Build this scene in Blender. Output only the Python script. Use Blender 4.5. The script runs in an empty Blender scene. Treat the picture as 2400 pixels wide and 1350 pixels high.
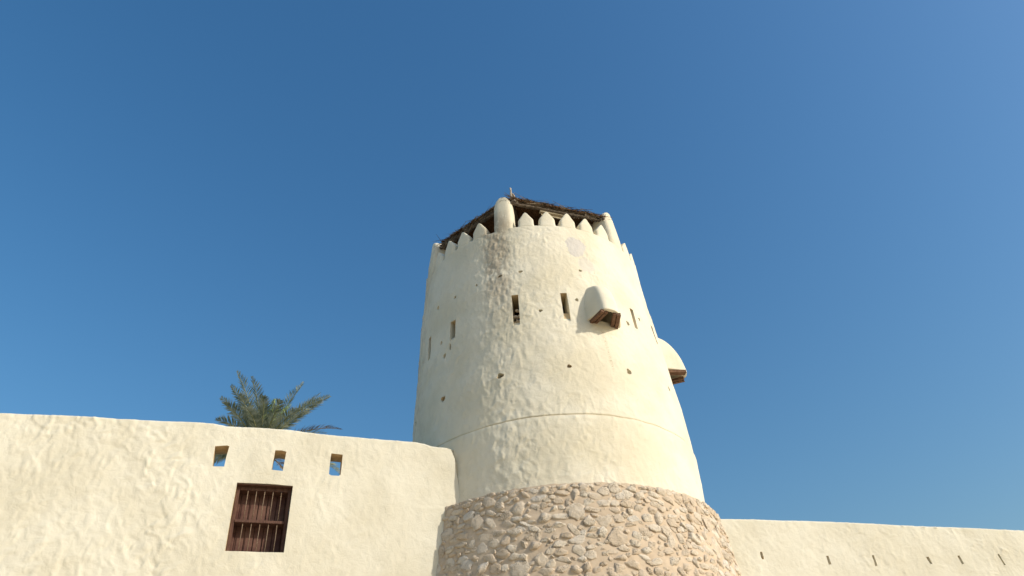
import bpy, bmesh, math, random
import numpy as np
from mathutils import Vector, Matrix
R = math.radians
random.seed(7)
rng = np.random.default_rng(11)
sc = bpy.context.scene
C = sc.collection

# ------------------------------------------------------------------ camera, sky, sun, exposure
# the origin is the photographer's eye; the ground lies 1.6 m below it, +Y is the horizontal view direction
cam_d = bpy.data.cameras.new('camera'); cam = bpy.data.objects.new('camera', cam_d); C.objects.link(cam)
sc.camera = cam
cam_d.sensor_width = 36; cam_d.lens = 36 * 1700 / 2400; cam_d.clip_end = 6000; cam_d.clip_start = .05
PITCH, ROLL = R(38.017), R(4.457)
cam.matrix_world = Matrix.Rotation(R(90) + PITCH, 4, 'X') @ Matrix.Rotation(-ROLL, 4, 'Z')
sc.render.resolution_x, sc.render.resolution_y = 1024, 576

SUN_AZ, SUN_EL = R(114), R(28.5)          # clockwise from +Y
world = bpy.data.worlds.new('World'); sc.world = world; world.use_nodes = True
wn = world.node_tree; bg = wn.nodes['Background']
sky = wn.nodes.new('ShaderNodeTexSky'); sky.sky_type = 'NISHITA'; sky.sun_disc = False
sky.sun_elevation = SUN_EL; sky.sun_rotation = SUN_AZ
sky.altitude = 0; sky.air_density = 1.65; sky.dust_density = 2.4; sky.ozone_density = 5.0
hsv = wn.nodes.new('ShaderNodeHueSaturation'); hsv.inputs['Saturation'].default_value = 1.25     # the camera's own colour rendering of a clear sky
wn.links.new(sky.outputs[0], hsv.inputs['Color']); wn.links.new(hsv.outputs[0], bg.inputs[0]); bg.inputs[1].default_value = 0.139
sl = bpy.data.lights.new('sun', 'SUN'); sun = bpy.data.objects.new('sun', sl); C.objects.link(sun)
sl.energy = 3.45; sl.angle = R(.53); sl.color = (1, .93, .80)
sdir = Vector((math.sin(SUN_AZ) * math.cos(SUN_EL), math.cos(SUN_AZ) * math.cos(SUN_EL), math.sin(SUN_EL)))
sun.rotation_euler = sdir.to_track_quat('Z', 'Y').to_euler()
sun.location = sdir * 60
sc.view_settings.view_transform = 'Standard'; sc.view_settings.look = 'None'
sc.view_settings.exposure = 0.07; sc.view_settings.gamma = 1; sc.view_settings.use_curve_mapping = False

# ------------------------------------------------------------------ helpers
_perm = np.random.default_rng(3).permutation(4096)
_g = np.random.default_rng(4).normal(size=(4096, 3)); _g /= np.linalg.norm(_g, axis=1)[:, None]
def noise(x, y, z):
    """gradient noise, vectorised, about -0.7..0.7"""
    x, y, z = np.broadcast_arrays(np.asarray(x, float), y, z)
    xi, yi, zi = np.floor(x).astype(int), np.floor(y).astype(int), np.floor(z).astype(int)
    xf, yf, zf = x - xi, y - yi, z - zi
    f = lambda t: t * t * t * (t * (t * 6 - 15) + 10)
    u, v, w = f(xf), f(yf), f(zf); out = 0
    for a in (0, 1):
        for b in (0, 1):
            for c in (0, 1):
                h = _perm[(_perm[(_perm[(xi + a) & 4095] + yi + b) & 4095] + zi + c) & 4095]
                g = _g[h]
                d = g[..., 0] * (xf - a) + g[..., 1] * (yf - b) + g[..., 2] * (zf - c)
                out = out + d * (u if a else 1 - u) * (v if b else 1 - v) * (w if c else 1 - w)
    return out
def fbm(x, y, z, n=3):
    return sum(noise(x * 2**i + 7.3 * i, y * 2**i + 3.1 * i, z * 2**i + 1.7 * i) / 2**i for i in range(n))
def smooth(a, b, x):
    t = np.clip((x - a) / (b - a), 0, 1); return t * t * (3 - 2 * t)

def mesh_obj(name, verts, faces, mat=None, parent=None, smooth_=True, recalc=False, sharp=None):
    me = bpy.data.meshes.new(name)
    me.from_pydata([tuple(v) for v in verts] if not isinstance(verts, np.ndarray) else verts.tolist(), [], faces if isinstance(faces, list) else faces.tolist())
    if recalc:
        bm = bmesh.new(); bm.from_mesh(me); bmesh.ops.recalc_face_normals(bm, faces=bm.faces); bm.to_mesh(me); bm.free()
    me.polygons.foreach_set('use_smooth', [smooth_] * len(me.polygons))
    if sharp: me.set_sharp_from_angle(angle=R(sharp))
    me.update()
    o = bpy.data.objects.new(name, me); C.objects.link(o)
    if mat: me.materials.append(mat)
    if parent: o.parent = parent
    return o
def empty(name, loc, label, cat):
    o = bpy.data.objects.new(name, None); o.location = loc; C.objects.link(o); o['label'] = label; o['category'] = cat
    o.empty_display_size = .3
    bpy.context.view_layer.update()
    return o
def adopt(child, parent):
    """parent without moving (every empty here is unrotated)"""
    child.parent = parent
    child.matrix_parent_inverse = Matrix.Translation(-Vector(world_loc(parent)))
def world_loc(o):
    v = Vector(o.location)
    p = o.parent
    if p is not None: v = (Matrix.Translation(world_loc(p)) @ o.matrix_parent_inverse @ Matrix.Translation(v)).to_translation()
    return v
def bevel_box(name, centre, axes, half, mat, bev=.006, parent=None):
    """box with its own axes (three unit vectors), slightly bevelled"""
    bm = bmesh.new()
    bmesh.ops.create_cube(bm, size=2)
    for v in bm.verts: v.co = Vector(centre) + sum((Vector(axes[i]) * half[i] * v.co[i] for i in range(3)), Vector())
    if bev: bmesh.ops.bevel(bm, geom=bm.edges[:], offset=bev, segments=1, affect='EDGES')
    bmesh.ops.recalc_face_normals(bm, faces=bm.faces)
    me = bpy.data.meshes.new(name); bm.to_mesh(me); bm.free(); me.materials.append(mat)
    o = bpy.data.objects.new(name, me); C.objects.link(o)
    if parent: adopt(o, parent)
    return o
def tube_geo(pts, rads, n=7, cap=True, seed=0):
    pts = [Vector(p) for p in pts]; V = []; F = []; r_ = random.Random(seed)
    for i, p in enumerate(pts):
        t = (pts[min(i + 1, len(pts) - 1)] - pts[max(i - 1, 0)]).normalized()
        a = t.cross(Vector((.13, .31, .94))).normalized(); b = t.cross(a)
        r = rads[i] if hasattr(rads, '__len__') else rads
        for k in range(n):
            an = 2 * math.pi * k / n; V.append(p + (a * math.cos(an) + b * math.sin(an)) * r * (1 + .1 * (r_.random() - .5)))
    for i in range(len(pts) - 1):
        for k in range(n):
            F.append([i * n + k, i * n + (k + 1) % n, (i + 1) * n + (k + 1) % n, (i + 1) * n + k])
    if cap: F.append(list(range(n))[::-1]); F.append([(len(pts) - 1) * n + k for k in range(n)])
    return V, F
class Acc:
    def __init__(s): s.V = []; s.F = []
    def add(s, V, F):
        b = len(s.V); s.V += [tuple(v) for v in V]; s.F += [[i + b for i in f] for f in F]
def boolean_cut(obj, cutter):
    m = obj.modifiers.new('cut', 'BOOLEAN'); m.operation = 'DIFFERENCE'; m.object = cutter; m.solver = 'MANIFOLD'
    bpy.context.view_layer.update()
    dg = bpy.context.evaluated_depsgraph_get()
    me = bpy.data.meshes.new_from_object(obj.evaluated_get(dg))
    print('boolean', obj.name, len(obj.data.polygons), '->', len(me.polygons))
    if len(me.polygons) == len(obj.data.polygons): print('WARNING boolean failed on', obj.name)
    obj.modifiers.clear(); old = obj.data; obj.data = me
    bpy.data.objects.remove(cutter); bpy.data.meshes.remove(old)

# ------------------------------------------------------------------ materials
def mat(name):
    m = bpy.data.materials.new(name); m.use_nodes = True
    nt = m.node_tree; b = nt.nodes['Principled BSDF']; b.inputs['Roughness'].default_value = .95
    b.inputs['Specular IOR Level'].default_value = .15
    return m, nt, b
def N(nt, kind, **kw):
    n = nt.nodes.new(kind)
    for k, v in kw.items():
        if k in ('operation', 'blend_type', 'data_type', 'noise_dimensions', 'feature', 'interpolation_type', 'wave_type', 'bands_direction'): setattr(n, k, v)
        else: n.inputs[k].default_value = v
    return n
def math_(nt, op, a, b=None, c=None, clamp=False):
    n = nt.nodes.new('ShaderNodeMath'); n.operation = op; n.use_clamp = clamp
    for i, v in enumerate((a, b, c)):
        if v is None: continue
        if isinstance(v, (int, float)): n.inputs[i].default_value = v
        else: nt.links.new(v, n.inputs[i])
    return n.outputs[0]
def sstep(nt, x, a, b):
    n = nt.nodes.new('ShaderNodeMapRange'); n.interpolation_type = 'SMOOTHSTEP'
    n.inputs[1].default_value = a; n.inputs[2].default_value = b
    nt.links.new(x, n.inputs[0]); return n.outputs[0]
def mixc(nt, f, a, b):
    n = nt.nodes.new('ShaderNodeMix'); n.data_type = 'RGBA'
    if isinstance(f, (int, float)): n.inputs[0].default_value = f
    else: nt.links.new(f, n.inputs[0])
    for i, v in ((6, a), (7, b)):
        if isinstance(v, tuple): n.inputs[i].default_value = (*v, 1)
        else: nt.links.new(v, n.inputs[i])
    return n.outputs[2]
def noise_n(nt, co, scale, detail=4, rough=.55, dist=0.):
    n = nt.nodes.new('ShaderNodeTexNoise'); n.inputs['Scale'].default_value = scale
    n.inputs['Detail'].default_value = detail; n.inputs['Roughness'].default_value = rough; n.inputs['Distortion'].default_value = dist
    nt.links.new(co, n.inputs['Vector']); return n.outputs[0]
def bump(nt, b, h, strength, dist):
    n = nt.nodes.new('ShaderNodeBump'); n.inputs['Strength'].default_value = strength; n.inputs['Distance'].default_value = dist
    nt.links.new(h, n.inputs['Height']); nt.links.new(n.outputs[0], b.inputs['Normal'])

AX = (0.476, 13.992)                     # tower axis
def position(nt):
    g = nt.nodes.new('ShaderNodeNewGeometry'); return g.outputs['Position']
def stucco(name, kind):
    m, nt, b = mat(name); P = position(nt)
    n1 = noise_n(nt, P, 1.1, 4); n2 = noise_n(nt, P, 9, 5, .6, .6); n3 = noise_n(nt, P, 60, 4, .6)
    lo, hi = (.700, .630, .475), (.780, .718, .578)
    if kind == 'wall': lo, hi = (.640, .588, .462), (.715, .668, .548)
    col = mixc(nt, sstep(nt, n1, .3, .7), lo, hi)
    dirt = sstep(nt, n2, .56, .78)
    col = mixc(nt, math_(nt, 'MULTIPLY', dirt, .28), col, (.50, .44, .33))
    if kind == 'drum':
        s = nt.nodes.new('ShaderNodeSeparateXYZ'); nt.links.new(P, s.inputs[0])
        dx = math_(nt, 'SUBTRACT', s.outputs[0], AX[0]); dy = math_(nt, 'SUBTRACT', AX[1], s.outputs[1])
        az = math_(nt, 'MULTIPLY', math_(nt, 'ARCTAN2', dx, dy), 57.2958); z = s.outputs[2]
        wob = math_(nt, 'MULTIPLY', math_(nt, 'SUBTRACT', noise_n(nt, P, 2.2, 4), .5), 14)
        # rain-washed brown streak below the pinnacle nearest the camera
        a1 = math_(nt, 'ABSOLUTE', math_(nt, 'ADD', math_(nt, 'ADD', az, wob), 16.5))
        band = math_(nt, 'SUBTRACT', 1, sstep(nt, a1, 2.5, 8.5))
        band = math_(nt, 'MULTIPLY', band, sstep(nt, z, 7.6, 9.6))
        band = math_(nt, 'MULTIPLY', band, math_(nt, 'SUBTRACT', 1, sstep(nt, z, 10.9, 11.3)))
        streak = nt.nodes.new('ShaderNodeMapping'); streak.inputs['Scale'].default_value = (9, 9, 3.2); nt.links.new(P, streak.inputs[0])
        ns = noise_n(nt, streak.outputs[0], 1.0, 6, .65, .8)
        band = math_(nt, 'MULTIPLY', band, sstep(nt, ns, .33, .52))
        col = mixc(nt, math_(nt, 'MULTIPLY', band, .72), col, (.38, .31, .225))
        # general weathering, in vertical runs, of the side away from the sea wind
        left = math_(nt, 'SUBTRACT', 1, sstep(nt, math_(nt, 'ADD', az, wob), -78, -52))
        col = mixc(nt, math_(nt, 'MULTIPLY', math_(nt, 'MULTIPLY', left, sstep(nt, ns, .40, .62)), .5), col, (.42, .33, .26))
        runs = math_(nt, 'MULTIPLY', sstep(nt, ns, .50, .72), math_(nt, 'SUBTRACT', 1, sstep(nt, az, 5, 25)))
        col = mixc(nt, math_(nt, 'MULTIPLY', runs, .16), col, (.45, .40, .31))
        # two pale lilac repair patches
        for (pa, pz, ra, rz, f) in ((21, 10.02, 5.2, .30, .85), (24.5, 9.50, 4.2, .25, .45)):
            u = math_(nt, 'DIVIDE', math_(nt, 'SUBTRACT', az, pa), ra); v = math_(nt, 'DIVIDE', math_(nt, 'SUBTRACT', z, pz), rz)
            d = math_(nt, 'ADD', math_(nt, 'MULTIPLY', u, u), math_(nt, 'MULTIPLY', v, v))
            d = math_(nt, 'ADD', d, math_(nt, 'MULTIPLY', math_(nt, 'SUBTRACT', noise_n(nt, P, 5, 5, .6), .5), 3.4))
            k = math_(nt, 'SUBTRACT', 1, sstep(nt, d, .75, 1.0))
            col = mixc(nt, math_(nt, 'MULTIPLY', k, f), col, (.61, .565, .52))
        # trickle of flaked render under the hooded loophole
        tz = math_(nt, 'ADD', 25.2, math_(nt, 'MULTIPLY', math_(nt, 'SUBTRACT', 7.8, z), 1.2))
        d = math_(nt, 'ABSOLUTE', math_(nt, 'SUBTRACT', math_(nt, 'ADD', az, math_(nt, 'MULTIPLY', wob, .12)), tz))
        k = math_(nt, 'SUBTRACT', 1, sstep(nt, d, .1, 1.0))
        k = math_(nt, 'MULTIPLY', math_(nt, 'MULTIPLY', k, sstep(nt, noise_n(nt, P, 38, 4, .6), .50, .60)), math_(nt, 'MULTIPLY', sstep(nt, z, 6.75, 7.0), math_(nt, 'SUBTRACT', 1, sstep(nt, z, 7.75, 7.9))))
        col = mixc(nt, math_(nt, 'MULTIPLY', k, .6), col, (.45, .33, .19))
        # tan tint along the lift joint
        at = nt.nodes.new('ShaderNodeAttribute'); at.attribute_name = 'joint'
        col = mixc(nt, math_(nt, 'MULTIPLY', at.outputs['Fac'], .95), col, (.46, .36, .22))
    nt.links.new(col, b.inputs['Base Color'])
    h = math_(nt, 'ADD', math_(nt, 'MULTIPLY', n2, .7), math_(nt, 'MULTIPLY', n3, .3))
    bump(nt, b, h, .55, .025)
    return m
M = {}
M['drum'] = stucco('drum_render', 'drum'); M['wall'] = stucco('wall_render', 'wall')

def tint_openings(me, test):
    """warm bounced light painted as tan inside the cut openings"""
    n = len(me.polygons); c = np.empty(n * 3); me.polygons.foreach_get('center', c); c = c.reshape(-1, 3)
    mi = test(c).astype(np.int32); first = me.materials[0]; me.materials.clear(); me.materials.append(first); me.materials.append(M['bounce_tan']); me.polygons.foreach_set('material_index', mi)
def simple(name, c1, c2, scale, stretch=(1, 1, 1), bd=.01, rough=.9, rand=0., hole=False, bstr=.6):
    m, nt, b = mat(name)
    tc = nt.nodes.new('ShaderNodeTexCoord'); mp = nt.nodes.new('ShaderNodeMapping'); mp.inputs['Scale'].default_value = stretch
    nt.links.new(tc.outputs['Object'] if hole else position(nt), mp.inputs[0])
    n = noise_n(nt, mp.outputs[0], scale, 6, .65, .3)
    col = mixc(nt, sstep(nt, n, .33, .67), c1, c2)
    if rand:
        oi = nt.nodes.new('ShaderNodeObjectInfo')
        hs = nt.nodes.new('ShaderNodeHueSaturation'); nt.links.new(col, hs.inputs['Color'])
        hs.inputs['Saturation'].default_value = 1
        nt.links.new(math_(nt, 'ADD', math_(nt, 'MULTIPLY', oi.outputs['Random'], rand), 1 - rand * .55), hs.inputs['Value'])
        nt.links.new(math_(nt, 'ADD', math_(nt, 'MULTIPLY', math_(nt, 'FRACT', math_(nt, 'MULTIPLY', oi.outputs['Random'], 7.3)), rand), 1 - rand * .6), hs.inputs['Saturation'])
        col = hs.outputs[0]
    nt.links.new(col, b.inputs['Base Color']); b.inputs['Roughness'].default_value = rough
    bump(nt, b, n, bstr, bd)
    return m
M['mortar'] = simple('lime_mortar', (.53, .415, .30), (.61, .485, .355), 5, bd=.02)
M['bounce_tan'] = simple('bounce_tan_reveal', (.50, .36, .20), (.62, .48, .29), 6, bd=.012)  # tan stands in for warm light bounced into the openings
M['wood'] = simple('weathered_wood', (.115, .062, .038), (.215, .125, .08), 14, (1, 1, 1), .004)
M['frame'] = simple('brown_paint', (.080, .040, .030), (.135, .072, .050), 8, (4, 4, .8), .003, .6)
M['shutter'] = simple('red_brown_shutter', (.080, .034, .028), (.165, .088, .064), 2.2, (1, 1, 1.6), .004, .6)
M['shutter_back'] = simple('dark_void', (.012, .010, .009), (.02, .016, .014), 3)
M['bar'] = simple('rusty_bar', (.14, .09, .06), (.26, .19, .13), 30, bd=.002, rough=.55)
M['pole'] = simple('grey_pole', (.10, .075, .055), (.22, .175, .135), 12, bd=.006)
M['thatch'] = simple('dry_thatch', (.10, .072, .048), (.34, .27, .19), 9, bd=.006)
M['mat'] = simple('palm_matting', (.075, .038, .018), (.17, .09, .045), 10, bd=.01)
M['board'] = simple('pale_board', (.40, .32, .21), (.52, .44, .31), 12, bd=.003)
M['stick'] = simple('bleached_stick', (.33, .27, .20), (.50, .43, .34), 14, bd=.004)
M['sand'] = simple('sand_ground', (.54, .44, .30), (.64, .53, .37), .8, bd=.03)
M['rachis'] = simple('frond_midrib', (.22, .22, .10), (.30, .29, .15), 6, bd=.002)
M['dry_leaf'] = simple('dry_frond', (.13, .10, .065), (.24, .19, .13), 3, bd=.002)
# coral stone: pitted
m, nt, b = mat('coral_stone'); tc = nt.nodes.new('ShaderNodeTexCoord'); P = position(nt)
oi = nt.nodes.new('ShaderNodeObjectInfo')
n = noise_n(nt, P, 9, 6, .7, .4); n2 = noise_n(nt, P, 34, 5, .7)
vo = nt.nodes.new('ShaderNodeTexVoronoi'); vo.inputs['Scale'].default_value = 42; nt.links.new(P, vo.inputs['Vector'])
pit = math_(nt, 'SUBTRACT', 1, sstep(nt, vo.outputs['Distance'], .12, .42))
pit = math_(nt, 'MULTIPLY', pit, sstep(nt, noise_n(nt, P, 4.5, 3), .46, .62))
c = mixc(nt, oi.outputs['Random'], (.58, .465, .345), (.70, .615, .50))
c = mixc(nt, sstep(nt, n, .42, .74), c, (.47, .38, .275))
c = mixc(nt, math_(nt, 'MULTIPLY', sstep(nt, math_(nt, 'FRACT', math_(nt, 'MULTIPLY', oi.outputs['Random'], 13.7)), .86, .93), .6), c, (.66, .60, .52))
c = mixc(nt, math_(nt, 'MULTIPLY', pit, .55), c, (.27, .20, .135))
nt.links.new(c, b.inputs['Base Color'])
h = math_(nt, 'SUBTRACT', math_(nt, 'ADD', math_(nt, 'MULTIPLY', n, .8), math_(nt, 'MULTIPLY', n2, .5)), math_(nt, 'MULTIPLY', pit, .5))
bump(nt, b, h, 1.0, .03); M['stone'] = m
# palm leaf
m, nt, b = mat('palm_leaf'); P = position(nt)
oi = nt.nodes.new('ShaderNodeObjectInfo')
c = mixc(nt, sstep(nt, noise_n(nt, P, 3, 3), .35, .65), (.14, .175, .105), (.44, .46, .33))
c = mixc(nt, math_(nt, 'MULTIPLY', oi.outputs['Random'], .5), c, (.13, .155, .11))
nt.links.new(c, b.inputs['Base Color']); b.inputs['Roughness'].default_value = .5; b.inputs['Specular IOR Level'].default_value = .4
tr = nt.nodes.new('ShaderNodeBsdfTranslucent'); nt.links.new(c, tr.inputs['Color']); mx = nt.nodes.new('ShaderNodeMixShader'); mx.inputs[0].default_value = .28
nt.links.new(b.outputs[0], mx.inputs[1]); nt.links.new(tr.outputs[0], mx.inputs[2]); nt.links.new(mx.outputs[0], nt.nodes['Material Output'].inputs['Surface'])
M['leaf'] = m
M['young'] = simple('young_leaf', (.18, .25, .06), (.27, .33, .09), 5, bd=.001, rough=.5)

# ------------------------------------------------------------------ ground
gv = []; gf = []
gx = np.concatenate([-np.geomspace(3000, 20, 22), np.linspace(-18, 18, 49), np.geomspace(20, 3000, 22)]); gy = gx + 8
X, Y = np.meshgrid(gx, gy, indexing='ij')
Z = -1.6 + .03 * fbm(X * .5, Y * .5, 0, 3) * (np.hypot(X, Y) < 60)
n_ = len(gx); idx = np.arange(n_ * n_).reshape(n_, n_)
F = np.stack([idx[:-1, :-1], idx[1:, :-1], idx[1:, 1:], idx[:-1, 1:]], -1).reshape(-1, 4)
g = mesh_obj('ground', np.stack([X, Y, Z], -1).reshape(-1, 3), F, M['sand']); g['kind'] = 'structure'; g['label'] = 'flat pale sandy ground'

# ------------------------------------------------------------------ relief of the hand-laid render
def make_dabs(seed, n, L0, L1, W0, W1, amp, vert):
    """a wrapped 8 x 8 m sheet of overlapping trowel strokes, each with one crisp edge"""
    S = 800; H = np.zeros((S, S)); r_ = np.random.default_rng(seed)
    for _ in range(n):
        L = r_.uniform(L0, L1); W = r_.uniform(W0, W1); cx, cy = r_.uniform(0, S, 2)
        a = (r_.normal(math.pi / 2, .45) if r_.random() < vert else r_.uniform(0, math.pi)) + (math.pi if r_.random() < .5 else 0)
        m = int(max(L, W) * 100) + 2; xs = np.arange(-m, m + 1); fx, fy = cx % 1, cy % 1
        X, Y = np.meshgrid((xs - fx) / 100, (xs - fy) / 100, indexing='ij')
        bend = r_.normal(0, 1.2)
        l = (X * math.cos(a) + Y * math.sin(a)) / L; u = (-X * math.sin(a) + Y * math.cos(a) + bend * (l * L) ** 2) / W
        f = np.where(u < .55, (u + 1) / 1.55, (1 - u) / .45) * np.clip(1 - l * l, 0, 1) ** .8
        f = np.where(np.abs(u) < 1, f, 0)
        ix = (int(cx) + xs) % S; iy = (int(cy) + xs) % S
        H[np.ix_(ix, iy)] += f * amp * r_.uniform(.3, 1) * (1 if r_.random() < .6 else -.7)
    return H
DABS = [make_dabs(1, 7500, .04, .16, .02, .07, .0085, .35), make_dabs(2, 6500, .04, .15, .018, .06, .0075, .6)]
def dab(s, z, w):
    H = DABS[0 if w else 1]; S = 800
    x = (s * 100 + w * 13) % S; y = (z * 100 + w * 7) % S
    xi = np.floor(x).astype(int); yi = np.floor(y).astype(int); xf = x - xi; yf = y - yi; xi %= S; yi %= S; x2 = (xi + 1) % S; y2 = (yi + 1) % S
    return (H[xi, yi] * (1 - xf) + H[x2, yi] * xf) * (1 - yf) + (H[xi, y2] * (1 - xf) + H[x2, y2] * xf) * yf
def relief(s, z, w=0., soft=1.0):
    """trowelled bumps in metres; s, z surface coordinates"""
    s, z = np.broadcast_arrays(np.asarray(s, float), np.asarray(z, float))
    big = .020 * noise(s * .8, z * .7, 1 + w) + .014 * noise(s * 2.3, z * 1.8, 2 + w)
    mid = .008 * noise(s * 5.2, z * 4.2, 3 + w) + .004 * noise(s * 9.5, z * 8.5, 13 + w)
    msk = .50 + .50 * smooth(-.15, .30, noise(s * .8, z * .8, 8 + w))
    fine = .0022 * noise(s * 14, z * 12, 6 + w) + .0012 * noise(s * 30, z * 27, 7 + w)
    return big + (mid + dab(s, z, w) * msk * 1.45 + fine) * soft

# ------------------------------------------------------------------ the drum of the tower
TOWER = empty('fort_tower', (AX[0], AX[1], -1.6), 'round tapering cream plastered fort tower with battlements, thatched top and rubble stone foot', 'tower')
ZS = 5.866                                # lift joint
KZ = [3.8, 4.55, 5.80, 5.90, 7.0, 8.23, 9.5, 10.6, 12.0]
KR = [2.915, 2.895, 2.885, 2.868, 2.810, 2.725, 2.636, 2.560, 2.47]
def base_r(a, z):
    """a in degrees, clockwise seen from above, 0 faces the camera"""
    r = np.interp(z, KZ, KR)
    lean = np.interp(z, [4.5, 5.5, 6.4, 8.2, 9.5, 10.6], [0, .012, .034, .022, -.016, 0])
    return r + lean * np.sin(np.radians(a))
def joint_z(a): return ZS + .020 * noise(a * .05, 3.3, 0) + .012 * noise(a * .21, 1.3, 0)
def drum_r(a, z):
    a, z = np.broadcast_arrays(np.asarray(a, float), np.asarray(z, float))
    s = np.radians(a) * 2.7
    r = base_r(a, z)
    rough = 1 - smooth(12, 42, a); rough = .38 + .47 * rough
    d = relief(s, z, 0, rough)
    # vertical runs and lumps where the render has washed, towards the shadow side
    b = np.exp(-((a + 15) / 11.) ** 2)
    up = smooth(7.9, 8.8, z) * (1 - smooth(10.3, 10.7, z))
    d = d + b * (.015 * noise(s * 6.5, z * 2.6, 21) + .011 * noise(s * 13, z * 6, 22)) * (.55 + .35 * up)
    d = d + b * up * .008 * noise(s * 26, z * 16, 23) + b * .8 * dab(s * 1.3 + 2, z * .8, 0)
    # joint between the two lifts: lower lift a little proud, a nick above it
    j = z - joint_z(a)
    wide = .6 + .9 * np.exp(-((a + 22) / 18.) ** 2)
    d = d + .020 * wide * (1 - smooth(-.012, .004, j)) * smooth(-1.1, -.2, j)
    d = d - .017 * np.exp(-((j - .014) / .013) ** 2)
    # small ripple in the silhouette
    d = d + .012 * noise(s * 1.3, z * 1.1, 31)
    return r + d
def cyl(a, r, z):
    t = np.radians(a); return np.stack([AX[0] + r * np.sin(t), AX[1] - r * np.cos(t), z], -1)
ZT = 10.60
av = np.concatenate([np.arange(-80, 105, .36), np.arange(105, 279.9, 2.0)])
zv = np.unique(np.concatenate([np.arange(4.2, ZT - .03, .0185), joint_z(0) + np.linspace(-.03, .04, 12), [ZT - .028, ZT - .014, ZT - .005]]))
A, Z = np.meshgrid(av, zv, indexing='ij')
Rr = drum_r(A, Z)
lip = np.clip((Z - (ZT - .03)) / .03, 0, 1); Rr = Rr - .03 * (1 - np.sqrt(np.maximum(0, 1 - lip ** 2))) * 1.0
outer = cyl(A, Rr, Z + 0 * A)
top_bumps = .012 * noise(A[:, -1] * .12, 2.2, 0)
outer[:, -1, 2] += top_bumps
a1 = av
inner = np.stack([cyl(a1, 2.22 + 0 * a1, ZT + .0 + top_bumps), cyl(a1, 2.22 + 0 * a1, 10.05 + 0 * a1), cyl(a1, 2.22 + 0 * a1, 7.0 + 0 * a1), cyl(a1, 2.22 + 0 * a1, 4.2 + 0 * a1)], 1)
ring = np.concatenate([outer, inner], 1)     # closed profile loop
na, nl = ring.shape[:2]; idx = np.arange(na * nl).reshape(na, nl)
I2 = np.roll(idx, -1, 0)
F = np.stack([idx, I2, np.roll(I2, -1, 1), np.roll(idx, -1, 1)], -1).reshape(-1, 4)
drum = mesh_obj('drum', ring.reshape(-1, 3), F, M['drum'], recalc=True)

cut = Acc()
def prism(front, back):
    n = len(front); cut.add(list(front) + list(back), [list(range(n))[::-1], [n + k for k in range(n)]] + [[k, (k + 1) % n, n + (k + 1) % n, n + k] for k in range(n)])
def slit(ac, z0, z1, w, sill, depth=.8, lean=0., side=0.):
    """tall loophole; the sill slopes up inwards"""
    def P(a, r, z): return cyl(np.array(a), np.array(r), np.array(z))
    hw = math.degrees(w / 2 / 2.7); ro = float(base_r(ac, z0))
    prof = [(3.0, z0 - .10), (ro - .02, z0 + .0), (ro - .06, z0 + .08), (ro - .13, z0 + sill), (ro - .20, z0 + sill + .02), (2.15, z0 + sill + .06), (2.15, z1 + .01), (ro - .05, z1), (3.0, z1 - .01)]
    sideA = [P(ac - hw * (1.0 + 1.3 * max(0, ro - r) / .6) + side * (ro - r) , r, z + .006 * math.sin(9 * r + ac)) for r, z in prof]
    sideB = [P(ac + hw * (1.0 + 1.3 * max(0, ro - r) / .6) + side * (ro - r) + lean * (z < z0 + .1), r, z + .006 * math.sin(7 * r + ac + 1)) for r, z in prof]
    prism(sideA, sideB)
# a, z0, z1, width, sill rise
for q in ((-9.25, 7.93, 8.68, .125, .16), (11.2, 7.95, 8.65, .120, .26), (-39.6, 8.13, 8.60, .14, .10), (-57.3, 8.10, 8.66, .11, .2),
          (45.2, 8.15, 8.67, .09, .30), (63.0, 8.20, 8.68, .10, .28), (-78, 8.1, 8.65, .11, .2), (80.5, 8.15, 8.68, .11, .2)):
    slit(*q)
def pock(a, z, w, h, depth=.25, tilt=0., up=.0):
    w *= 1.4; h *= 1.4; depth += .10
    pts = []; bk = []
    for k in range(9):
        t = 2 * math.pi * k / 9 + .3; j = 1 + .18 * math.sin(k * 2.3 + a)
        x, y = math.cos(t) * w / 2 * j, math.sin(t) * h / 2 * j
        x, y = x * math.cos(tilt) - y * math.sin(tilt), x * math.sin(tilt) + y * math.cos(tilt)
        pts.append(cyl(np.array(a + math.degrees(x * 1.25 / 2.8)), np.array(3.0), np.array(z + y * 1.25 - .02 - up)))
        bk.append(cyl(np.array(a + math.degrees(x * .75 / 2.6)), np.array(3.0 - .2 - depth), np.array(z + y * .75 + up)))
    prism(pts, bk)
for q in ((-6.03, 9.28, .085, .055, .10), (20.83, 9.32, .065, .055, .12), (-15.28, 9.26, .10, .05, .13, .3), (-26.72, 9.23, .045, .05, .2, .3), (-38.8, 9.2, .06, .06, .16),
          (.79, 8.21, .06, .055, .12), (16.63, 8.50, .06, .07, .1), (40.04, 8.19, .055, .09, .12, .3), (49.81, 8.5, .045, .075, .12), (-16.81, 6.86, .085, .085, .2),
          (9.07, 6.89, .055, .055, .18), (33.43, 6.93, .07, .095, .06), (-43.81, 6.86, .085, .085, .2), (-47.12, 8.24, .05, .075, .1), (-40.8, 7.98, .04, .13, .15, .1),
          (-44.39, 7.85, .075, .10, .15), (-64.55, 8.25, .06, .08, .15), (-51.01, 9.25, .07, .10, .1, .2), (58.68, 7.0, .05, .08, .08), (-68, 6.9, .07, .08, .15)):
    pock(*q)
HOODS = ((27.4, 7.98), (87.0, 8.03))
for hc, hz in HOODS:      # opening behind each hood
    f = [cyl(np.array(hc + da), np.array(3.0), np.array(hz + dz)) for da, dz in ((-3.6, .04), (3.6, .04), (3.4, .62), (-3.4, .62))]
    bk = [cyl(np.array(hc + da), np.array(2.0), np.array(hz + dz)) for da, dz in ((-3.6, .04), (3.6, .04), (3.4, .62), (-3.4, .62))]
    prism(f, bk)
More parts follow.
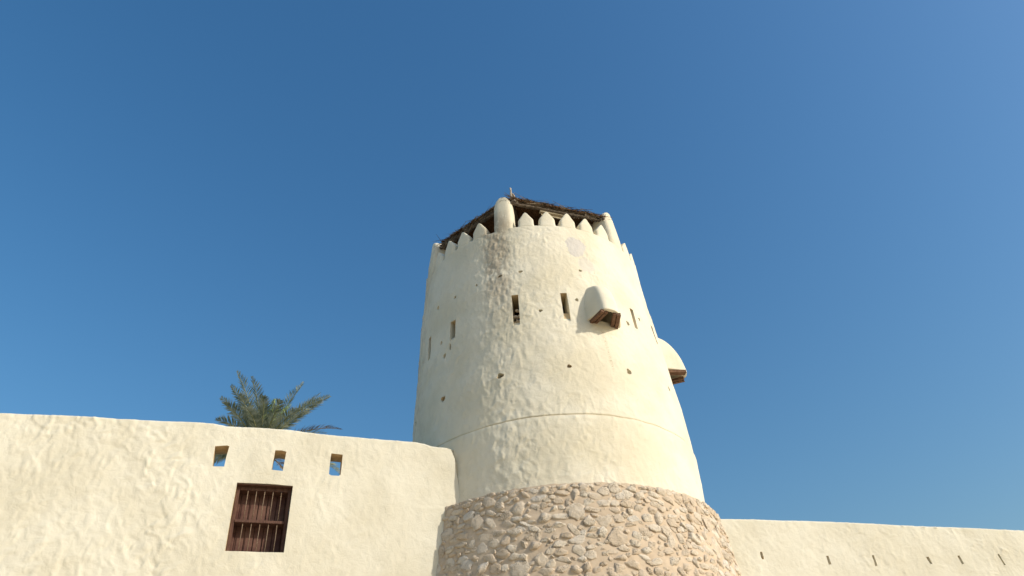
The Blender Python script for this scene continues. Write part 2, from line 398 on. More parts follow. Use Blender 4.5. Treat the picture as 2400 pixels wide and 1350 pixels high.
cutter = mesh_obj('cutter', cut.V, cut.F, None, smooth_=False, recalc=True)
boolean_cut(drum, cutter)
me = drum.data
co = np.empty(len(me.vertices) * 3); me.vertices.foreach_get('co', co); co = co.reshape(-1, 3)
aa = np.degrees(np.arctan2(co[:, 0] - AX[0], AX[1] - co[:, 1]))
jj = np.exp(-((co[:, 2] - joint_z(aa) - .006) / .016) ** 2) * (.45 + .55 * np.exp(-((aa + 15) / 35) ** 2)) * (.75 + .5 * noise(aa * .3, 1, 1))
at = me.attributes.new('joint', 'FLOAT', 'POINT'); at.data.foreach_set('value', np.clip(jj, 0, 1))
me.polygons.foreach_set('use_smooth', [True] * len(me.polygons)); me.set_sharp_from_angle(angle=R(42))
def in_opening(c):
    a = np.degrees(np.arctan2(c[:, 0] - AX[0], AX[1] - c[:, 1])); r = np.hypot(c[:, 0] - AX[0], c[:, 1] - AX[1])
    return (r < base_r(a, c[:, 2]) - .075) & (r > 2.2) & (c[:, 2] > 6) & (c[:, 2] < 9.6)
tint_openings(me, in_opening)
adopt(drum, TOWER)

# floor of the wall walk inside the battlements, and a lower one that keeps the tower dark inside
def disc(name, r, z, th, parent, mt):
    V = []; n = 48
    for zz in (z - th, z):
        for k in range(n): V.append((AX[0] + r * math.cos(2 * math.pi * k / n), AX[1] + r * math.sin(2 * math.pi * k / n), zz))
    Fc = [list(range(n))[::-1], [n + k for k in range(n)]] + [[k, (k + 1) % n, n + (k + 1) % n, n + k] for k in range(n)]
    o = mesh_obj(name, V, Fc, mt, smooth_=False); adopt(o, parent); return o
disc('floor', 2.24, 9.9, .2, TOWER, M['mat'])
disc('floor', 2.24, 7.4, .2, TOWER, M['mat'])

def block(name, ac, zs, hw, depth, rout, parent, seed=0, nz_amp=.008, out=None, cr=.3, mt=None):
    """lofted plaster block standing in the drum's rim: zs levels, hw(tangential half width) and depth per level"""
    V = []; n = 36
    for i, z in enumerate(zs):
        w, d = hw[i], depth[i]; ro = rout[i]; ci = ac + (out[i] if out else 0)
        for k in range(n):
            t = 2 * math.pi * k / n; c_, s_ = math.cos(t), math.sin(t)
            e = cr
            x = math.copysign(abs(c_) ** e, c_) * w; y = math.copysign(abs(s_) ** e, s_) * d / 2
            rr = ro - d / 2 - y * 1.0       # y<0 faces out
            a = ci + math.degrees(x / ro)
            rr = rr + nz_amp * float(noise(a * .12 + seed, z * 4, rr * 3)) + .4 * nz_amp * float(noise(a * .4 + seed, z * 11, rr * 9))
            V.append(cyl(np.array(a), np.array(rr), np.array(z + 0.)))
    Fc = [[i * n + k, i * n + (k + 1) % n, (i + 1) * n + (k + 1) % n, (i + 1) * n + k] for i in range(len(zs) - 1) for k in range(n)]
    Fc.append(list(range(n))[::-1]); Fc.append([(len(zs) - 1) * n + k for k in range(n)])
    o = mesh_obj(name, V, Fc, mt or M['drum'], recalc=True, sharp=60); adopt(o, parent); return o
def drum_out(a, z): return float(np.mean(drum_r(np.linspace(a - 3, a + 3, 5), z)))
merl = [-25.4, -35.3, -45.2, -55.2, -1.6, 8.9, 19.4, 29.6, 39.6] + [60 + 10 * k for k in range(4)] + [120 + 10 * k for k in range(5)] + [181 + 10 * k for k in range(5)] + [242 + 10 * k for k in range(5)]
for i, a in enumerate(merl):
    rr_ = random.Random(i); H = .395 + .04 * (rr_.random() - .5); W = .178 + .012 * (rr_.random() - .5); sh = .45 + .06 * rr_.random()
    zs = []; hw = []; dp = []; ro = []
    for t in (-.16, -.02, .03, .12, .25, .38, sh - .03, sh + .03, .55, .65, .75, .84, .91, .96, .99, 1.0):
        z = ZT + t * H; zs.append(z)
        w = W * 1.0 if t < sh - .02 else W * (1 - (t - sh) / (1.10 - sh)) ** .95
        if t < .1: w = W * (1 + .10 * (1 - max(0, t) / .1))
        if t > .93: w *= math.sqrt(max(.02, 1 - ((t - .93) / .072) ** 2))
        hw.append(w); d = .33 - (.10 * max(0, t - .8) / .2)
        if t > .95: d *= .8
        dp.append(d); ro.append(drum_out(a, ZT - .02) - .010 * max(t, 0) + (.0 if t > -.05 else -.02) + .004)
    block('merlon', a, zs, hw, dp, ro, TOWER, seed=i * 3.7, cr=.34)
for i, a in enumerate((-12.9, 50.6, 110, 171, 232, 291.5)):
    rr_ = random.Random(i + 50); zs = []; hw = []; dp = []; ro = []; out = []
    H = [1.04, 1.10, 1, 1, 1, 1.14][i]
    for t in (-.45, -.3, -.15, 0, .12, .25, .4, .55, .68, .78, .86, .92, .96, .985, 1.0):
        zs.append(ZT + t * H)
        w = (.232 if i else .235) * (1.0 - .05 * max(0, t)) * (1 if t > 0 else 1 + .5 * t)
        if t > .72: w *= math.sqrt(max(.05, 1 - ((t - .72) / .30) ** 2.3))
        hw.append(w); d = .50 + .05 * max(0, -t); 
        if t > .6: d *= math.sqrt(max(.05, 1 - ((t - .6) / .44) ** 2.2))
        dp.append(d); bulge = -.012 + .024 * smooth(-.40, .10, t) - .05 * max(0, t - .25) * 1.0
        ro.append(drum_out(a, min(ZT - .05, ZT + t * H)) + bulge + (0 if t > -.4 else -.03)); out.append(1.8 * max(0, t - .7) / .3 + .8 * math.sin(3 * t + i))
    for q in range(len(zs)):
        if zs[q] > ZT: ro[q] -= .06 * max(0, (zs[q] - ZT)) ** 1.3
    block('pinnacle', a, zs, hw, dp, ro, TOWER, seed=i * 9.1 + 4, nz_amp=.016, cr=.55)

# ------------------------------------------------------------------ hooded loopholes
def hood(hc, hz, label, skew=0., H=.98, W=.37):
    hd = bpy.data.objects.new('hooded_loophole', None); C.objects.link(hd); hd.location = (0, 0, 0)
    t = R(hc); o_ = Vector((math.sin(t), -math.cos(t), 0)); tt = Vector((math.cos(t), math.sin(t), 0)); ax = Vector((AX[0], AX[1], 0))
    hd.location = ax + o_ * 2.75 + Vector((0, 0, hz)); adopt(hd, TOWER); hd['label'] = label
    bpy.context.view_layer.update()
    rw0 = float(base_r(hc, hz))
    def P(x, r, z): return ax + o_ * r + tt * (x + skew * max(0, r - rw0) / .44) + Vector((0, 0, z))
    ts = [0, .03, .1, .2, .32, .45, .58, .70, .80, .88, .94, .98, 1.0]
    def outline(w, p, rw, back):
        # plan: from left wall contact round the nose to right wall contact, corners rounded
        raw = [(-w * 1.12, -back), (-w, -.03), (-w * .80, p * .30), (-w * .62, p * .66), (-w * .44, p * .94), (-w * .22, p), (0, p * 1.01), (w * .22, p), (w * .44, p * .94), (w * .62, p * .66), (w * .80, p * .30), (w, -.03), (w * 1.12, -back)]
        return raw
    V = []; rows = 0
    for t_ in ts:
        f = math.sqrt(max(0, 1 - t_ ** 2.1)); p = .44 * f - .02 * (1 - f); w = W * (1 - .36 * t_ ** 2.6) * (1 if t_ < .9 else math.sqrt(max(.1, 1 - ((t_ - .9) / .12) ** 2)))
        rw = base_r(hc, hz + t_ * H)
        for x, y in outline(w, p, rw, .22):
            k = .016 * float(noise(x * 5 + hc, y * 5, t_ * 5)) + .006 * float(noise(x * 14 + hc, y * 14, t_ * 14))
            V.append(P(x, rw - .012 + y + k, hz + t_ * H))
    n = 13
    Fc = [[i * n + k, i * n + k + 1, (i + 1) * n + k + 1, (i + 1) * n + k] for i in range(len(ts) - 1) for k in range(n - 1)]
    Fc.append([(len(ts) - 1) * n + k for k in range(n)])
    # inner skin and rim
    base = len(V); rowsI = [0, .15, .3, .45, .6, .68]
    for t_ in rowsI:
        f = math.sqrt(max(0, 1 - (t_ / .8) ** 2)); p = .33 * f; w = .255 * (1 - .5 * t_ ** 2)
        rw = base_r(hc, hz + t_ * H)
        for x, y in outline(w, p, rw, .24): V.append(P(x, rw - .012 + y, hz + .004 + t_ * H))
    Fc += [[base + i * n + k, base + (i + 1) * n + k, base + (i + 1) * n + k + 1, base + i * n + k + 1] for i in range(len(rowsI) - 1) for k in range(n - 1)]
    Fc.append([base + (len(rowsI) - 1) * n + k for k in range(n)][::-1])
    Fc += [[k, base + k, base + k + 1, k + 1] for k in range(n - 1)]
    o = mesh_obj('hood', V, Fc, M['drum'], recalc=True)
    md = o.modifiers.new('round', 'SUBSURF'); md.levels = md.render_levels = 2
    o.data.set_sharp_from_angle(angle=R(180)); adopt(o, hd)
    rw = float(base_r(hc, hz))
    # timber: two squared beams under each cheek, converging outwards
    for s in (-1, 1):
        for j, (xa, xb, zz, hwid) in enumerate(((.312, .178, -.026, .029), (.222, .092, -.018, .025))):
            a_ = P(s * xa, rw - .16, hz + zz); b_ = P(s * xb, rw + (.375 if j == 0 else .36), hz + zz + .005)
            d = (b_ - a_); L = d.length; d.normalize(); up = Vector((0, 0, 1)); side = d.cross(up).normalized(); up2 = side.cross(d)
            bm_ = bevel_box('beam', (a_ + b_) / 2, (d, side, up2), (L / 2, hwid, .028), M['wood'], .007); adopt(bm_, hd)
    a_ = P(-.15, rw + .405, hz - .004 + .05); 
    return hd
hood(HOODS[0][0], HOODS[0][1], 'hooded plaster loophole on the sunlit face', -.12, .93, .39)
hood(HOODS[1][0], HOODS[1][1], 'hooded plaster loophole seen in profile on the right edge')

# rubble stuck in the loophole under the front pinnacle
def rock_mesh(seed, sub=3, flat=.6, rough=.34):
    bm = bmesh.new(); bmesh.ops.create_icosphere(bm, subdivisions=sub, radius=1)
    r_ = np.random.default_rng(seed); co = np.array([v.co[:] for v in bm.verts])
    # chop with random planes for facets
    k = np.ones(len(co))
    for _ in range(9):
        nrm = r_.normal(size=3); nrm /= np.linalg.norm(nrm); dcut = r_.uniform(.58, .90)
        pr = co @ nrm; k = np.where(pr > 1e-6, np.minimum(k, dcut / np.maximum(pr, 1e-6)), k)
    co2 = co * np.minimum(k, 1)[:, None]
    co2 *= (1 + rough * fbm(co[:, 0] * 2.0 + seed, co[:, 1] * 2.0, co[:, 2] * 2.0, 4) * .9)[:, None]
    for v, c_ in zip(bm.verts, co2): v.co = c_
    me = bpy.data.meshes.new('stone'); bm.to_mesh(me); bm.free()
    me.polygons.foreach_set('use_smooth', [True] * len(me.polygons)); me.set_sharp_from_angle(angle=R(50))
    me.materials.append(M['stone']); return me
rocks = [rock_mesh(s) for s in range(26)]
for (a, r, z, s) in ((-8.9, 2.60, 8.35, .05), (-9.9, 2.58, 8.22, .055), (-8.3, 2.62, 8.20, .045), (-9.2, 2.55, 8.12, .06)):
    o = bpy.data.objects.new('rubble', rocks[int(s * 1000) % 26]); C.objects.link(o); o.location = cyl(np.array(a), np.array(r), np.array(z)); o.scale = (s, s, s * .8); adopt(o, TOWER)

# ------------------------------------------------------------------ rubble stone foot
bvec = Vector((AX[0], AX[1], 2.0))
BASE = None
def foot_r(z): return 3.085 + .122 * (4.55 - z)
av = np.concatenate([np.arange(-65, 100, .6), np.arange(100, 294.9, 3)])
zv = np.concatenate([[-1.6, 0, 1.2, 2.2], np.arange(2.7, 4.53, .03), [4.545, 4.56]])
A, Z = np.meshgrid(av, zv, indexing='ij')
s_ = np.radians(A) * 3.1
Rr = foot_r(Z) + .022 * noise(s_ * 2.2, Z * 2.2, 40) + .012 * noise(s_ * 7, Z * 7, 41) + .006 * noise(s_ * 17, Z * 15, 42)
outer = cyl(A, Rr, Z + 0 * A); outer[:, -1, 2] += .03 * noise(s_[:, -1] * 5, 3, 1) + .02 * noise(s_[:, -1] * 14, 3, 1); outer[:, -2, 2] = np.minimum(outer[:, -2, 2], outer[:, -1, 2] - .004)
inner = np.stack([cyl(av, 2.6 + 0 * av, 4.56 + 0 * av), cyl(av, 2.6 + 0 * av, -1.6 + 0 * av)], 1)
ring = np.concatenate([outer, inner], 1); na, nl = ring.shape[:2]; idx = np.arange(na * nl).reshape(na, nl); I2 = np.roll(idx, -1, 0)
F = np.stack([idx, I2, np.roll(I2, -1, 1), np.roll(idx, -1, 1)], -1).reshape(-1, 4)
BASE = mesh_obj('stone_foot', ring.reshape(-1, 3), F, M['mortar'], recalc=True, sharp=50); adopt(BASE, TOWER)

# stones thrown at random, large first, no overlaps
cand = []; G = {}
placed = []
def try_place(n, w0, w1, zmin, zmax, amin=-62, amax=98, pad=1.0, tries=1):
    for _ in range(n):
        w = rng.uniform(w0, w1); asp = rng.uniform(.45, 1.0) if w > .1 else rng.uniform(.6, 1.1)
        h = w * asp; s = rng.uniform(math.radians(amin), math.radians(amax)) * 3.15; z = rng.uniform(zmin, zmax)
        rot = rng.normal(0, .28) if rng.random() < .8 else rng.uniform(-1.5, 1.5)
        if z + h * .45 > 4.56: continue
        ok = True; R0 = (w + h) / 4
        for (s2, z2, w2, h2, r2) in placed:
            dx, dz = s - s2, z - z2
            if abs(dx) > .5 or abs(dz) > .5: continue
            t = math.atan2(dz, dx)
            e1 = (w / 2) * (h / 2) / math.hypot(h / 2 * math.cos(t - rot), w / 2 * math.sin(t - rot))
            e2 = (w2 / 2) * (h2 / 2) / math.hypot(h2 / 2 * math.cos(t - r2), w2 / 2 * math.sin(t - r2))
            if math.hypot(dx, dz) < (e1 + e2) * pad: ok = False; break
        if ok: placed.append((s, z, w, h, rot))
try_place(110, .22, .30, 2.75, 4.45, pad=1.02)
try_place(3000, .15, .22, 2.75, 4.50, pad=.94)
try_place(6500, .10, .16, 2.75, 4.5, pad=.93)
try_place(5000, .05, .10, 2.75, 4.53, pad=1.0)
# ragged row along the rim
s = math.radians(-60) * 3.1
while s < math.radians(98) * 3.1:
    w = rng.uniform(.06, .17); placed.append((s + w / 2, 4.53 - rng.uniform(0, .03), w, w * rng.uniform(.4, .7), rng.normal(0, .2))); s += w * rng.uniform(.95, 1.3)
bpy.context.view_layer.update()
def stone_matrix(s, z, w, h, rot, k):
    a = s / 3.15; rr = foot_r(z); o_ = Vector((math.sin(a), -math.cos(a), .12)).normalized(); tt = Vector((math.cos(a), math.sin(a), 0)); up = o_.cross(tt); up = -up if up.z < 0 else up
    X_ = tt * math.cos(rot) + up * math.sin(rot); Y_ = up * math.cos(rot) - tt * math.sin(rot)
    dep = min(.062, .022 + .22 * min(w, h)) * (.6 + .75 * k)
    B = Matrix((X_ * (w * .56), Y_ * (h * .56), o_ * dep)).transposed().to_4x4()
    Q = Matrix.Rotation((k * 977) % 6.28, 4, 'Z') if False else Matrix.Identity(4)
    B.translation = Vector((AX[0], AX[1], 0)) + Vector((math.sin(a), -math.cos(a), 0)) * (rr - dep * .22) + Vector((0, 0, z))
    return B
vis = [p for p in placed if -52 < math.degrees(p[0] / 3.15) < 82 and p[1] > 3.28]
hid = [p for p in placed if not (-52 < math.degrees(p[0] / 3.15) < 82 and p[1] > 3.28)]
vis.sort(key=lambda p: -p[2] * p[3] * math.cos(p[0] / 3.15 - .2))
print('stones in view', len(vis), 'others', len(hid))
# shared meshes, pre-flattened with a random turn so that alike rocks differ
variants = []
for i in range(40):
    me = rocks[i % 26].copy(); me.transform(Matrix.Rotation(i * 1.7, 4, (1, .4 * (i % 3), .7)))
    if i % 4:      # most stones were set with a flat face outwards
        tx, ty = .25 * math.sin(i * 2.1), .25 * math.cos(i * 1.3); lim = .42 + .1 * math.sin(i)
        for v in me.vertices:
            pl_ = lim + tx * v.co.x + ty * v.co.y
            if v.co.z > pl_: v.co.z = pl_ + (v.co.z - pl_) * .22
        me.transform(Matrix.Diagonal((1.12, 1.12, 1.25, 1)))
    variants.append(me)
inv_base = Matrix.Translation(-world_loc(BASE))
small = Acc()
for i, p in enumerate(vis + hid):
    k = random.random(); Mx = stone_matrix(*p, k); me = variants[random.randrange(40)]
    if i < 300 and i < len(vis):
        o = bpy.data.objects.new('stone', me); C.objects.link(o); o.parent = BASE
        o.matrix_parent_inverse = Matrix.Identity(4); o.matrix_basis = Mx
    else:
        vs = [Mx @ v.co for v in me.vertices]; small.add(vs, [list(f.vertices) for f in me.polygons])
o = mesh_obj('small_stones', small.V, small.F, M['stone'], sharp=50); o.parent = BASE; o['kind'] = 'stuff'

# ------------------------------------------------------------------ fort walls
class Frame:
    def __init__(s, org, d):
        s.o = np.array(org); s.d = np.array(d) / np.linalg.norm(d); s.n = np.array([-s.d[1], s.d[0]])
    def __call__(s, u, z, v=0.):
        u, z, v = np.broadcast_arrays(np.asarray(u, float), z, v)
        return np.stack([s.o[0] + u * s.d[0] + v * s.n[0], s.o[1] + u * s.d[1] + v * s.n[1], z], -1)
FL = Frame((-1.34403, 11.50416), (.942557, .334046))
FR = Frame((3.447858, 12.932621), (.954553, .298040))
def build_wall(fr, u_fine, u_coarse, top, zfine, reliefw, parent, cuts, endshift=None, thick=.31, zledge=4.9, deep=.95, soft=None):
    us = np.sort(np.concatenate([u_coarse, u_fine]))
    zz = np.concatenate([[-1.6, 0, 1.2], np.arange(zfine, 4.0, .02)]) if zfine < 4 else None
    T = top(us)                                        # top height for each u
    nz = 130
    tz = np.concatenate([[-1.6, 0.5, zfine - .4], zfine + (1 - 0) * np.linspace(0, 1, nz) * 1.0])  # last block is normalised
    rows = []
    for i, t in enumerate(tz):
        z = t if i < 3 else None
        if i >= 3:
            f = (i - 3) / (nz - 1); z = zfine + f * (T - .05 - zfine)
        z = np.broadcast_to(z, us.shape)
        k = soft(us) if soft is not None else 1.0
        d = relief(us, z, reliefw, k) 
        rows.append(fr(us + (endshift(us, z) if endshift else 0), z, -d))
    # rounded head
    for th in np.linspace(10, 90, 6):
        v = .07 * (1 - math.cos(R(th))) ; dz = .05 * math.sin(R(th))
        d = relief(us, T - .05, reliefw, 1.0) * math.cos(R(th))
        rows.append(fr(us + (endshift(us, T) if endshift else 0), T - .05 + dz + .008 * noise(us * 9, 1, th * .05), v - d))
    ub = us + (.42 * np.clip((us + .8) / .82, 0, 1) ** 1.5 if endshift else 0)
    rows.append(fr(ub, T - .005 + .012 * noise(us * 7, 2, 2), thick - .06)); rows.append(fr(ub, T - .05, thick))
    rows.append(fr(ub, zledge + 0 * us, thick)); rows.append(fr(ub, zledge + 0 * us, deep)); rows.append(fr(ub, -1.6 + 0 * us, deep))
    G_ = np.stack(rows, 1); nu, nr = G_.shape[:2]; idx = np.arange(nu * nr).reshape(nu, nr)
    nx = np.roll(idx, -1, 1)
    F = np.stack([idx[:-1], idx[1:], nx[1:], nx[:-1]], -1).reshape(-1, 4).tolist()
    F.append(idx[0].tolist()); F.append(idx[-1].tolist()[::-1])
    w = mesh_obj('wall_body', G_.reshape(-1, 3), F, M['wall'], recalc=True)
    if cuts:
        a = Acc()
        for poly_f, poly_b in cuts:
            n = len(poly_f); a.add(list(poly_f) + list(poly_b), [list(range(n))[::-1], [n + k for k in range(n)]] + [[k, (k + 1) % n, n + (k + 1) % n, n + k] for k in range(n)])
        boolean_cut(w, mesh_obj('cutter', a.V, a.F, None, smooth_=False, recalc=True))
    me = w.data; me.polygons.foreach_set('use_smooth', [True] * len(me.polygons)); me.set_sharp_from_angle(angle=R(50))
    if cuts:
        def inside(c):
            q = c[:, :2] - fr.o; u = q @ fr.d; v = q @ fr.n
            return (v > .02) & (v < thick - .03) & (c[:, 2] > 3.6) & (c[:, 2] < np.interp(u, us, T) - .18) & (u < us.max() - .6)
        tint_openings(me, inside)
    adopt(w, parent); return w
# left wall: head line read along the wall
TU = [-30, -14, -9, -6.763, -6.433, -5.753, -5.042, -4.494, -3.95, -3.806, -3.6, -3.542, -3.152, -2.619, -2.207, -1.789, -1.078, -.568, -.40, -.26, -.15, 0.05, .2, .4]
TZ = [5.66, 5.65, 5.64, 5.653, 5.671, 5.701, 5.715, 5.73, 5.758, 5.752, 5.722, 5.726, 5.740, 5.745, 5.718, 5.710, 5.700, 5.698, 5.680, 5.642, 5.636, 5.636, 5.60, 5.50]
def topL(u): return np.interp(u, TU, TZ) + .006 * noise(u * 3.2, .5, .5) + .004 * noise(u * 8, .5, .5)
def endL(u, z):
    e = np.interp(z, [-1.6, 4.2, 4.65, 4.86, 5.155, 5.43, 5.58, 5.64], [.34, .30, .267, .242, .188, .160, .10, .02])
    return (e - .02) * np.clip((u + .8) / .82, 0, 1) ** 1.5
def quad(fr, pts, v0=-.12, v1=.6, shrink=1.0, up=0.):
    c = np.mean(pts, 0)
    return [fr(p[0], p[1], v0) for p in pts], [fr(c[0] + (p[0] - c[0]) * shrink, c[1] + (p[1] - c[1]) * shrink + up, v1) for p in pts]
WIN = dict(u0=-3.283, u1=-2.462, z0=3.730, z1=4.775)
cutsL = [quad(FL, [(-3.683, 5.012), (-3.515, 5.018), (-3.512, 5.18), (-3.497, 5.365), (-3.53, 5.375), (-3.705, 5.345), (-3.70, 5.2)]),
         quad(FL, [(-2.812, 5.015), (-2.640, 5.005), (-2.632, 5.2), (-2.626, 5.338), (-2.70, 5.352), (-2.798, 5.345), (-2.806, 5.2)]),
         quad(FL, [(-1.925, 5.005), (-1.885, 4.985), (-1.77, 4.985), (-1.742, 5.01), (-1.736, 5.2), (-1.738, 5.358), (-1.92, 5.366), (-1.928, 5.2)]),
         quad(FL, [(WIN['u0'], WIN['z0']), (WIN['u1'], WIN['z0'] + .004), (WIN['u1'] + .004, 4.2), (WIN['u1'] + .006, WIN['z1'] - .004), (-2.8, WIN['z1'] + .008), (WIN['u0'] - .002, WIN['z1'] + .002), (WIN['u0'] - .004, 4.3)], v1=1.3)]
WL = empty('fort_wall', tuple(FL(-4, -1.6, .4)), 'cream plastered fort wall left of the tower with three square holes and a barred window', 'wall')
def softL(u): return 1.05 - .62 * smooth(-4.4, -2.2, u)
body = build_wall(FL, np.arange(-7.3, .021, .0185), np.concatenate([np.linspace(-14, -7.4, 14)]), topL, 3.05, 50, WL, cutsL, endL, soft=softL)

# window
win = bpy.data.objects.new('window', None); C.objects.link(win); win.location = FL(-2.87, 3.73, .1); adopt(win, WL); bpy.context.view_layer.update()
eu = Vector((FL.d[0], FL.d[1], 0)); en = Vector((FL.n[0], FL.n[1], 0)); ez = Vector((0, 0, 1)); E3 = (eu, en, ez)
def wbox(name, u0, u1, z0, z1, v0, v1, mt, bev=.004):
    c = FL((u0 + u1) / 2, (z0 + z1) / 2, (v0 + v1) / 2)
    o = bevel_box(name, c, E3, ((u1 - u0) / 2, (v1 - v0) / 2, (z1 - z0) / 2), mt, bev); adopt(o, win); return o
u0, u1, z0, z1 = WIN['u0'] + .003, WIN['u1'] - .003, WIN['z0'] + .003, WIN['z1'] - .003
FW = .048
wbox('frame', u0, u0 + FW, z0, z1 - .014, .10, .32, M['frame'])
wbox('frame', u1 - FW, u1, z0, z1 - .014, .10, .32, M['frame'])
wbox('frame', u0 + FW + .001, u1 - FW - .001, z1 - .068, z1 - .014, .105, .32, M['frame'])
wbox('frame', u0, u1, z1 - .012, z1, .022, .32, M['frame'], .002)
wbox('frame', u0 + FW + .001, u1 - FW - .001, z0, z0 + .03, .11, .32, M['frame'])
zm = 4.215
wbox('crossbar', u0 + FW + .001, u1 - FW - .001, zm - .022, zm + .022, .085, .287, M['frame'])
# five iron bars with flattened ends
barsL = []
for k in range(5):
    u = -3.108 + .1235 * k; bow = .006 * math.sin(k * 2.1)
    for (za, zb_) in ((z0 + .028, zm - .021), (zm + .021, z1 - .066)):
        V, Fc = tube_geo([FL(u, za, .115), FL(u + bow * .5, (za + zb_) / 2, .115), FL(u, zb_, .115)], [.0060, .0055, .0070], 8)
        o = mesh_obj('bar', V, Fc, M['bar']); adopt(o, win)
# boarded shutter behind the bars, one plank after another
ub = [u0 + FW - .01]
for k in range(7): ub.append(-3.20 + .134 * k)
ub = [x for x in ub if x < u1 - FW] + [u1 - FW + .01]
for k in range(len(ub) - 1):
    wbox('shutter_plank', ub[k] + .0025, ub[k + 1] - .0025, z0 + .01, z1 - .03, .292 + .004 * (k % 2), .325, M['shutter'], .005)
wbox('shutter_back', u0 + .02, u1 - .02, z0 + .01, z1 - .02, .335, .35, M['shutter_back'], 0)

# right wall
WR = empty('fort_wall', tuple(FR(4, -1.6, .4)), 'lower cream plastered fort wall right of the tower with six narrow slits', 'wall')
SL = [[(.556, 3.915), (.575, 3.946), (.611, 3.939), (.618, 3.86), (.610, 3.799), (.567, 3.795), (.556, 3.84)],
      [(1.897, 3.903), (1.953, 3.905), (1.958, 3.735), (1.897, 3.730)],
      [(2.862, 3.931), (2.912, 3.932), (2.905, 3.725), (2.850, 3.715)],
      [(4.060, 3.925), (4.130, 3.930), (4.150, 3.790), (4.090, 3.776)],
      [(4.790, 3.966), (4.852, 3.972), (4.874, 3.797), (4.816, 3.790)],
      [(5.744, 4.012), (5.792, 4.020), (5.845, 3.793), (5.795, 3.784)]]
cutsR = [quad(FR, s_, -.1, .085, .8, .02) for s_ in SL]
def topR(u): return np.interp(u, [-2, 0, 1.81, 3.68, 5.27, 6.73, 12, 30], [4.52, 4.53, 4.553, 4.543, 4.537, 4.53, 4.54, 4.55]) + .012 * noise(u * 1.1, .5, .9) + .006 * noise(u * 4, .5, .5)
build_wall(FR, np.arange(-1.2, 7.4, .02), np.linspace(7.5, 16, 14), topR, 2.9, 80, WR, cutsR, soft=lambda u: .55 + 0 * u, zledge=3.2)

# ------------------------------------------------------------------ thatched roof inside the battlements
ROOF = bpy.data.objects.new('thatched_roof', None); C.objects.link(ROOF); ROOF.location = (AX[0], AX[1], 11.5); adopt(ROOF, TOWER); bpy.context.view_layer.update()
ZR = 11.50
cor = [(-8.5, 2.40), (47.5, 2.40), (108, 2.3), (170, 2.3), (232, 2.3), (-61, 2.30)]
cp = [Vector(cyl(np.array(a), np.array(r), np.array(ZR))) for a, r in cor]
cp[0].z = ZR + .02; cp[1].z = ZR - .07; apex = Vector((AX[0], AX[1], ZR + .42))
rr = random.Random(5)
def pole(a_, b_, r, name='pole', mt='pole', seed=1, n=9):
    r2 = random.Random(seed); pts = []; rad = []
    for k in range(n):
        t = k / (n - 1); pts.append(a_.lerp(b_, t) + Vector((r2.gauss(0, .008), r2.gauss(0, .008), r2.gauss(0, .008)))); rad.append(r * (1 + .12 * r2.random() + (.12 if k % 3 == 0 else 0)))
    V, Fc = tube_geo(pts, rad, 8, seed=seed); o = mesh_obj(name, V, Fc, M[mt]); adopt(o, ROOF); return o
for i in range(6):
    A_, B_ = cp[i], cp[(i + 1) % 6]; dd = (B_ - A_).normalized()
    inw = (Vector((AX[0], AX[1], ZR)) - (A_ + B_) / 2).normalized()
    pole(A_ - dd * .12 + Vector((0, 0, -.015)), B_ + dd * .10 + Vector((0, 0, -.015)), .030, seed=10 + i)
    pole(A_ - dd * .05 + inw * .10 + Vector((0, 0, .055)), B_ + dd * .16 + inw * .08 + Vector((0, 0, .05)), .026, seed=20 + i)
for i in range(6):      # hip rafters
    pole(cp[i] + Vector((0, 0, .05)), apex, .04, seed=30 + i)
# reed matting: rows of stalks running up each slope, seen from below
for i in range(6):
    A_, B_ = cp[i], cp[(i + 1) % 6]; acc = Acc(); nst = 58
    for k in range(nst):
        t = (k + .5) / nst; e = A_.lerp(B_, t); hipL = min(t, 1 - t) * 2
        end = e.lerp(apex, .96) ; mid_t = hipL
        # parallel to the slope line, cut off at the hips
        M_ = (A_ + B_) / 2; sl_ = (apex - M_); q = e + sl_ * mid_t * .98
        w_ = (B_ - A_).normalized() * ((B_ - A_).length / nst * .56); up_ = Vector((0, 0, .012 + .02 * rr.random()))
        o1 = Vector((0, 0, .06 + rr.random() * .012)); out_ = -sl_.normalized() * (.05 + .06 * rr.random())
        a1, b1 = e + out_ + o1, q + o1
        acc.add([a1 - w_, a1 + up_, a1 + w_, b1 - w_, b1 + up_, b1 + w_, a1 - up_ * .6, b1 - up_ * .6], [[0, 6, 7, 3], [6, 2, 5, 7], [0, 3, 4, 1], [1, 4, 5, 2], [0, 1, 2, 6], [3, 7, 5, 4]])
    o = mesh_obj('reed_mat', acc.V, acc.F, M['mat'], smooth_=False); adopt(o, ROOF)
